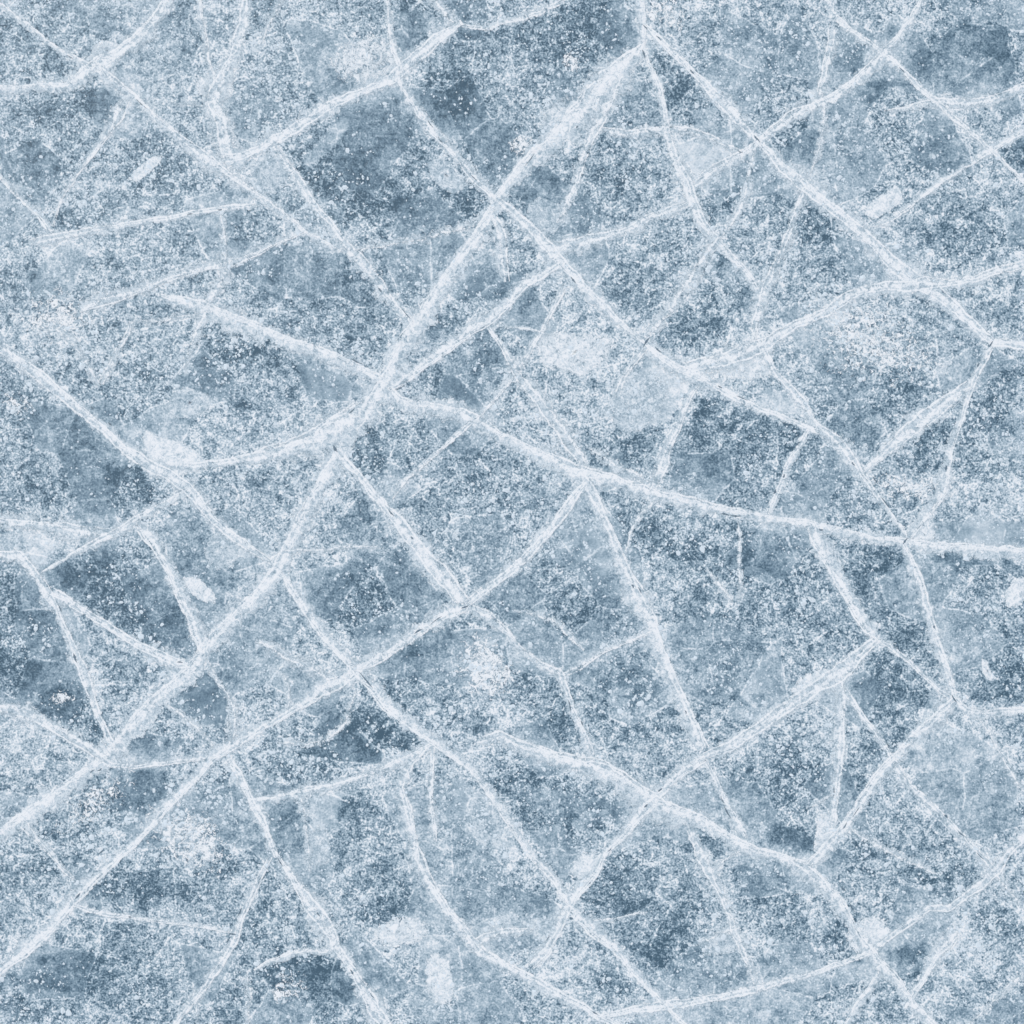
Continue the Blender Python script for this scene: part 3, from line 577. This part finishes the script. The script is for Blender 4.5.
def ribbon(a, s, org, z0, h, wscale, mat, name, parent, seed, strength=1.0, n=9, rag=1.0, power=1.0, wconst=None, gap=.28):
    t, nrm = tangents(a)
    w = a[:, 2]*wscale*(.62+.42*strength) if wconst is None else np.full(len(a), wconst)
    w = w*np.clip(1+.42*rag*fbm(s/24, s*0+seed, 5, 4, .7)+.35*rag*fbm(s/6, s*0+seed*1.3, 9, 2), .3, 2)
    L = s[-1]; env = np.clip(np.minimum(s, L-s)/10, .45, 1)
    el = 1+.6*rag*fbm(s/8, s*0+seed+50, 21, 3); er = 1+.6*rag*fbm(s/8, s*0+seed+90, 23, 3)
    endfade = np.clip(np.minimum(s, L-s)/14+.6, 0, 1)
    cov_s = strength*endfade*np.clip(1+gap*fbm(s/18, s*0+seed+7, 31, 3), 0, 2)
    V = []; C = []
    for j in range(n):
        u = -1+2*j/(n-1)
        ww = w*env*.5*np.where(u < 0, el, er)
        p = a[:, :2]+nrm*(u*ww)[:, None]
        q = (1-abs(u))**power
        c = cov_s*q
        z = z0+h*(1-u*u)*env*np.clip(w/12, .3, 1.4)
        V.append(np.stack([(p[:,0]-512)/PX-org[0], (512-p[:,1])/PX-org[1], z], 1)); C.append(c)
    V = np.stack(V, 1).reshape(-1, 3); C = np.stack(C, 1).reshape(-1)
    F = []
    for i in range(len(a)-1):
        for j in range(n-1):
            q = i*n+j; F.append((q, q+1, q+n+1, q+n))
    # path runs in image space (y down): flip if the first face points down
    v0, v1, v2 = V[F[0][0]], V[F[0][1]], V[F[0][2]]
    if np.cross(v1-v0, v2-v0)[2] < 0: F = [f[::-1] for f in F]
    return mesh_obj(name, V, F, mat, parent, C)

# ------------------------------------------------------------------ ice sheet
def build_ice():
    half = 2.7; N = 620
    core = np.linspace(-half, half, N)
    ext = np.array([3.0,3.4,4,5,7,10,15,25,40.])
    ax = np.r_[-ext[::-1], core, ext]
    X, Y = np.meshgrid(ax, ax)
    px = X*PX+512; py = 512-Y*PX
    wx = px+fbm(px/34, py/34, 3, 5, .75)*34; wy = py+fbm(px/34, py/34, 103, 5, .75)*34
    F = np.zeros_like(px)
    vx = px+fbm(px/16, py/16, 203, 4, .7)*8; vy = py+fbm(px/16, py/16, 303, 4, .7)*8
    tr = random.Random(5)
    for (cx, cy, rx, ry, an, am) in TONE:
        ca, sa = math.cos(math.radians(an)), math.sin(math.radians(an))
        R = max(rx, ry)*2.2+45
        b0 = np.searchsorted(ax, (cx-R-512)/PX); b1 = np.searchsorted(ax, (cx+R-512)/PX)
        c0 = np.searchsorted(ax, (512-cy-R)/PX); c1 = np.searchsorted(ax, (512-cy+R)/PX)
        sl = (slice(c0, c1), slice(b0, b1))
        dx = wx[sl]-cx; dy = wy[sl]-cy
        u = (dx*ca+dy*sa)/(rx*1.2); v = (-dx*sa+dy*ca)/(ry*1.2)
        soft = 1/(1+(u*u+v*v)**2.2)
        dx = vx[sl]-cx; dy = vy[sl]-cy
        u = (dx*ca+dy*sa)/(rx*1.05); v = (-dx*sa+dy*ca)/(ry*1.05)
        d = np.full_like(u, -9.)
        nk = tr.choice((4, 5, 6)); t0 = tr.uniform(0, 6.28)
        for q in range(nk):                       # clear ice breaks along straight flaws: an angular pane
            th = t0+(q+tr.uniform(-.28, .28))*2*math.pi/nk
            d = np.maximum(d, u*math.cos(th)+v*math.sin(th)-tr.uniform(-.12, .12))
        pane = np.clip((1.0-d)/.09, 0, 1)
        F[sl] += (.215*abs(am)**.4 if am < 0 else .135)*am*(.35*soft+.75*pane)
    F = .41+np.clip(F, -.36, .24)
    K = np.zeros_like(px)
    for tone, calm, poly in CALM:
        P_ = np.array(poly, float); cx, cy = P_.mean(0); d = np.full_like(px, -1e9)
        area = sum(P_[q-1][0]*P_[q][1]-P_[q][0]*P_[q-1][1] for q in range(len(P_)))
        for q in range(len(P_)):
            e = P_[q]-P_[q-1]; nn = np.array([e[1], -e[0]])*(1 if area > 0 else -1); nn = nn/np.hypot(*nn)
            d = np.maximum(d, (vx*.3+px*.7-P_[q][0])*nn[0]+(vy*.3+py*.7-P_[q][1])*nn[1])
        mk = np.clip((1.5-d)/3.5, 0, 1)
        K = np.maximum(K, mk*calm); F = F*(1-mk*.85)+tone*mk*.85
    # plates: flood fill between the cracks, each plate of ice has a tone of its own
    G = 300; cs = 3.6; g0 = -28
    wall = np.zeros((G, G), bool)
    for (a, s_), (lab, st, pts) in zip(paths, CR):
        for (x, y, w_) in a:
            for ox_, oy_ in ((0,0),(1.8,0),(-1.8,0),(0,1.8),(0,-1.8)):
                gx, gy = int((x+ox_-g0)/cs), int((y+oy_-g0)/cs)
                if 0 <= gx < G and 0 <= gy < G: wall[gy, gx] = True
    lab_ = np.zeros((G, G), int); nl = 0
    for y0 in range(G):
        for x0 in range(G):
            if wall[y0, x0] or lab_[y0, x0]: continue
            nl += 1; st_ = [(y0, x0)]; lab_[y0, x0] = nl
            while st_:
                yy, xx = st_.pop()
                for y1, x1 in ((yy+1,xx),(yy-1,xx),(yy,xx+1),(yy,xx-1)):
                    if 0 <= y1 < G and 0 <= x1 < G and not wall[y1, x1] and not lab_[y1, x1]:
                        lab_[y1, x1] = nl; st_.append((y1, x1))
    gi = ((px-g0)/cs).astype(int); gj = ((py-g0)/cs).astype(int)
    ok = (gi >= 0)&(gi < G)&(gj >= 0)&(gj < G)
    LB = np.zeros(px.shape, int); LB[ok] = lab_[gj[ok], gi[ok]]
    cnt = np.bincount(LB.ravel(), minlength=nl+1); sm = np.bincount(LB.ravel(), weights=F.ravel(), minlength=nl+1)
    pr = np.random.default_rng(12)
    mean = sm/np.maximum(cnt, 1); off = (mean-.44)*.5+pr.uniform(-.035, .035, nl+1); off[0] = 0
    F = F+off[LB]
    # frost spread along cracks
    D = np.zeros_like(px); m = (np.abs(px-512) < 700) & (np.abs(py-512) < 700)
    qx = wx[m]*.35+px[m]*.65; qy = wy[m]*.35+py[m]*.65; acc = np.zeros_like(qx)
    for (a, s), (lab, st, pts) in zip(paths, CR):
        b = a[::4]
        if len(b) < 2: continue
        best = np.full_like(qx, 1e9); wb = np.zeros_like(qx)
        x0, x1, y0, y1 = b[:,0].min()-45, b[:,0].max()+45, b[:,1].min()-45, b[:,1].max()+45
        sel = np.where((qx > x0)&(qx < x1)&(qy > y0)&(qy < y1))[0]
        sx = qx[sel]; sy = qy[sel]; bb = np.full(len(sel), 1e9); ww = np.zeros(len(sel))
        for k in range(len(b)):
            d = (sx-b[k,0])**2+(sy-b[k,1])**2
            u = d < bb; bb[u] = d[u]; ww[u] = b[k,2]
        d = np.sqrt(bb)
        g = st*np.exp(-(d/(4+ww*.85))**1.5)
        acc[sel] = np.maximum(acc[sel], g)+.5*np.minimum(acc[sel], g)
    D[m] = acc
    F = F+.185*np.clip(D, 0, 1.5)*(1+.5*fbm(px/12, py/12, 55, 3))
    r = np.maximum(np.abs(px-512), np.abs(py-512))
    outer = np.clip((r-540)/60, 0, 1)
    F = F*(1-outer)+(.43+.1*fbm(px/120, py/120, 77, 4))*outer
    n = len(ax)
    V = np.stack([X.ravel(), Y.ravel(), np.zeros(n*n)], 1)
    I = np.arange(n*n).reshape(n, n)
    Q = np.stack([I[:-1,:-1], I[:-1,1:], I[1:,1:], I[1:,:-1]], -1).reshape(-1, 4)
    me = bpy.data.meshes.new('ice')
    me.vertices.add(len(V)); me.vertices.foreach_set('co', V.ravel().astype(np.float32))
    me.loops.add(Q.size); me.loops.foreach_set('vertex_index', Q.ravel().astype(np.int32))
    me.polygons.add(len(Q)); me.polygons.foreach_set('loop_start', np.arange(0, Q.size, 4, dtype=np.int32))
    me.update(calc_edges=True)
    for nm, arr in (('frost', F), ('outer', outer), ('calm', K)):
        at = me.attributes.new(nm, 'FLOAT', 'POINT'); at.data.foreach_set('value', arr.ravel().astype(np.float32))
    me.materials.append(M_ICE)
    o = bpy.data.objects.new('ice', me); COL.objects.link(o); o['kind'] = 'structure'
    return ax, F
AX, FR = build_ice()

# ------------------------------------------------------------------ frost patches
for i, (lab, st, cx, cy, rx, ry, an, kind) in enumerate(PATCH):
    ox, oy = W(cx, cy)
    rings, seg = 9, 56
    V = [(0, 0, .0)]; C = [st*1.0]
    ca, sa = math.cos(math.radians(an)), math.sin(math.radians(an))
    th = np.linspace(0, 2*math.pi, seg, endpoint=False)
    # angular torn outline
    sh = 1.12+.34*fbm(np.cos(th)*1.6+i*5.1, np.sin(th)*1.6+i*2.3, 41, 4, .65)
    poly = OUTLINE.get(i)
    for r in range(1, rings+1):
        f = r/rings
        for q in range(seg):
            if poly is not None:                      # distance to the traced outline along this direction
                dx, dy = math.cos(th[q]), math.sin(th[q]); R_ = 4.
                pc = np.mean(poly, 0); best = 0
                for e in range(len(poly)):
                    (x1, y1), (x2, y2) = poly[e-1], poly[e]
                    ex, ey = x2-x1, y2-y1; den = dx*ey-dy*ex
                    if abs(den) < 1e-9: continue
                    tt = ((x1-pc[0])*ey-(y1-pc[1])*ex)/den; uu = ((x1-pc[0])*dy-(y1-pc[1])*dx)/den
                    if tt > 0 and 0 <= uu <= 1: best = max(best, tt)
                R_ = max(best, 3)*f*1.1*(.9+.1*sh[q])
                x, y = dx*R_+pc[0]-cx, dy*R_+pc[1]-cy
            else:
                u = math.cos(th[q])*rx*f*sh[q]*1.15; v = math.sin(th[q])*ry*f*sh[q]*1.15
                x = u*ca-v*sa; y = u*sa+v*ca
            V.append((x/PX, -y/PX, .0002*(1-f*f)))
            C.append(st*(.62 if kind == 'g' else .78)*min(1, (1-f)*(5.5 if poly else 1.6 if kind == 'g' else 3.6)))
    F = [(0, 1+(q+1) % seg, 1+q) for q in range(seg)]
    for r in range(rings-1):
        for q in range(seg):
            a0 = 1+r*seg+q; a1 = 1+r*seg+(q+1) % seg
            F.append((a0, a1, a1+seg, a0+seg))
    o = mesh_obj('frost_patch', V, F, {'s': M_SNOW, 'g': M_SNOWG, 'm': M_DULL}[kind], None, C)
    o.location = (ox, oy, .0002+i*.000004)
    tag(o, lab, 'frost patch', 'frost patches on the ice')

# ------------------------------------------------------------------ cracks
allpts = np.concatenate([np.c_[a[:, :2], np.full(len(a), i), np.arange(len(a))] for i, (a, s) in enumerate(paths)])
slits = {}
for (x, y, l, w) in SLIT:
    k = np.argmin((allpts[:,0]-x)**2+(allpts[:,1]-y)**2); slits.setdefault(int(allpts[k,2]), []).append((x, y, l, w, int(allpts[k,3])))
for i, (lab, st, pts) in enumerate(CR):
    a, s = paths[i]
    mid = a[len(a)//2]; org = W(mid[0], mid[1])
    root = bpy.data.objects.new('ice_crack', None); COL.objects.link(root)
    root.location = (org[0], org[1], 0); root.empty_display_size = .05
    tag(root, lab, 'ice crack', 'pale cracks across the ice')
    z = .0006+i*.000003
    ribbon(a, s, org, z, .0002, 1.65, M_BAND, 'frost_band', root, i*1.7, strength=st*1.05, power=.85)
    # bright seams: thin raised lines of refrozen ice on the edges and core of the band
    rr = random.Random(i)
    t, nrm = tangents(a)
    # (offset across the band, width or None, share of the band's width, gappiness)
    seams = [(rr.uniform(-.12, .12), None, .62 if st > .84 else .5, .6)]
    if st > .6: seams.append((rr.choice((-1, 1))*rr.uniform(.3, .48), rr.uniform(1.6, 2.4)+.8*st, 0, 1.0))
    if st > .84: seams.append((rr.choice((-1, 1))*rr.uniform(.2, .55), rr.uniform(1.5, 2.2)+.6*st, 0, 1.4))
    for q, (of, wc, share, gp) in enumerate(seams):
        b = a.copy()
        drift = of+.30*fbm(s/34, s*0+i*9+q, 71, 3)
        b[:, :2] += nrm*(a[:, 2]*drift)[:, None]
        ribbon(b, s, org, z+.0003+.00003*(q+1), .00005, share or 1, M_SEAM, 'bright_seam', root, i*3.1+q, strength=st*(.80 if share else 1.0),
               n=5, rag=1.0 if share else .6, power=.8, wconst=wc, gap=gp)
    for (x, y, l, w, k) in slits.get(i, []):
        T = t[k]; Nn = nrm[k]
        m_ = 9; V = []; wob = rr.uniform(-1, 1)
        for e in range(m_+1):
            u = -1+2*e/m_
            hw = w*.40*(1-abs(u)**1.8)*(.45+.9*rr.random())+.10
            cxx = x+T[0]*u*l/2+Nn[0]*wob*.8*u*u; cyy = y+T[1]*u*l/2+Nn[1]*wob*.8*u*u
            for sg in (-1, 0, 1):
                qx, qy = W(cxx+Nn[0]*hw*sg, cyy+Nn[1]*hw*sg)
                V.append((qx-org[0], qy-org[1], z+.0006-(.0001 if sg == 0 else 0)))
        F = []
        for e in range(m_):
            for j in range(2):
                q = e*3+j; F.append((q, q+3, q+4, q+1))
        v0, v1, v2 = [np.array(V[f]) for f in F[0][:3]]
        if np.cross(v1-v0, v2-v0)[2] < 0: F = [f[::-1] for f in F]
        mesh_obj('dark_slit', V, F, M_SLIT, root)

# ------------------------------------------------------------------ loose frost grains: thousands, uncountable
def build_grains():
    rng = np.random.default_rng(3); n = 130000
    x = rng.uniform(-40, 1064, n); y = rng.uniform(-40, 1064, n)
    gx = np.clip(np.searchsorted(AX, (x-512)/PX), 0, len(AX)-1); gy = np.clip(np.searchsorted(AX, (512-y)/PX), 0, len(AX)-1)
    f = FR[gy, gx]
    cl = fbm(x/9, y/9, 61, 3, .7)+.9*fbm(x/45, y/45, 62, 3)
    big = np.zeros(n)
    for (cx, cy, rr_, am) in CRUMB:
        big = np.maximum(big, am*np.exp(-((x-cx)**2+(y-cy)**2)/rr_**2))
    cl = cl+.25*big
    keep = rng.random(n) < np.clip(.10+1.3*cl+.25*(f-.4), .01, .9)
    x, y, f, big = x[keep], y[keep], f[keep], big[keep]; n = len(x)
    r = np.clip(rng.lognormal(-.05, .45, n)*(1+.8*big*rng.random(n)), .4, 4)
    ang = rng.uniform(0, 2*math.pi, n); K = 6
    V = np.zeros((n, K+1, 3)); asp = rng.uniform(.45, 1, n)
    for q in range(K):
        rq = r*rng.uniform(.55, 1.2, n); th = q/K*2*math.pi
        u = rq*math.cos(th); v = rq*math.sin(th)*asp
        V[:, q, 0] = (x-512+u*np.cos(ang)-v*np.sin(ang))/PX; V[:, q, 1] = (512-y+u*np.sin(ang)+v*np.cos(ang))/PX; V[:, q, 2] = .0004
    V[:, K, 0] = (x-512)/PX; V[:, K, 1] = (512-y)/PX; V[:, K, 2] = .0004+.3*r*.0018
    base = (np.arange(n)*(K+1))[:, None]
    tri = np.concatenate([np.stack([base[:,0]+q, base[:,0]+(q+1) % K, base[:,0]+K], 1) for q in range(K)])
    me = bpy.data.meshes.new('frost')
    me.vertices.add(n*(K+1)); me.vertices.foreach_set('co', V.ravel().astype(np.float32))
    me.loops.add(tri.size); me.loops.foreach_set('vertex_index', tri.ravel().astype(np.int32))
    me.polygons.add(len(tri)); me.polygons.foreach_set('loop_start', np.arange(0, tri.size, 3, dtype=np.int32))
    me.update(calc_edges=True); me.materials.append(M_GRAIN)
    o = bpy.data.objects.new('frost', me); COL.objects.link(o); o['kind'] = 'stuff'
    o['label'] = 'scattered white frost grains over the blue ice'; o['category'] = 'frost'
build_grains()

# ------------------------------------------------------------------ light, sky, camera
EL, AZ = math.radians(58), math.radians(315)      # soft light from the upper left
w = bpy.data.worlds.new('World'); S.world = w; w.use_nodes = True
nt = w.node_tree; bg = nt.nodes['Background']; sky = nt.nodes.new('ShaderNodeTexSky'); sky.sky_type = 'NISHITA'
sky.sun_disc = False; sky.sun_elevation = EL; sky.sun_rotation = AZ; sky.air_density = 1.0; sky.dust_density = 3.0
nt.links.new(sky.outputs[0], bg.inputs[0]); bg.inputs[1].default_value = .085
sl = bpy.data.lights.new('sun', 'SUN'); sl.energy = 2.0; sl.angle = math.radians(14); sl.color = (1, .94, .86)
so = bpy.data.objects.new('sun', sl); COL.objects.link(so)
so.rotation_euler = (math.pi/2-EL, 0, -AZ+math.pi)
so.location = (0, 0, 10)
cam = bpy.data.cameras.new('camera'); co = bpy.data.objects.new('camera', cam); COL.objects.link(co)
co.location = (0, 0, 8); cam.lens = 72; cam.sensor_width = 36; cam.clip_end = 500
S.camera = co
S.view_settings.view_transform = 'Standard'; S.view_settings.look = 'None'
S.view_settings.exposure = 0.12; S.view_settings.gamma = 1
S.render.resolution_x = S.render.resolution_y = 1024
S.cycles.transparent_max_bounces = 24
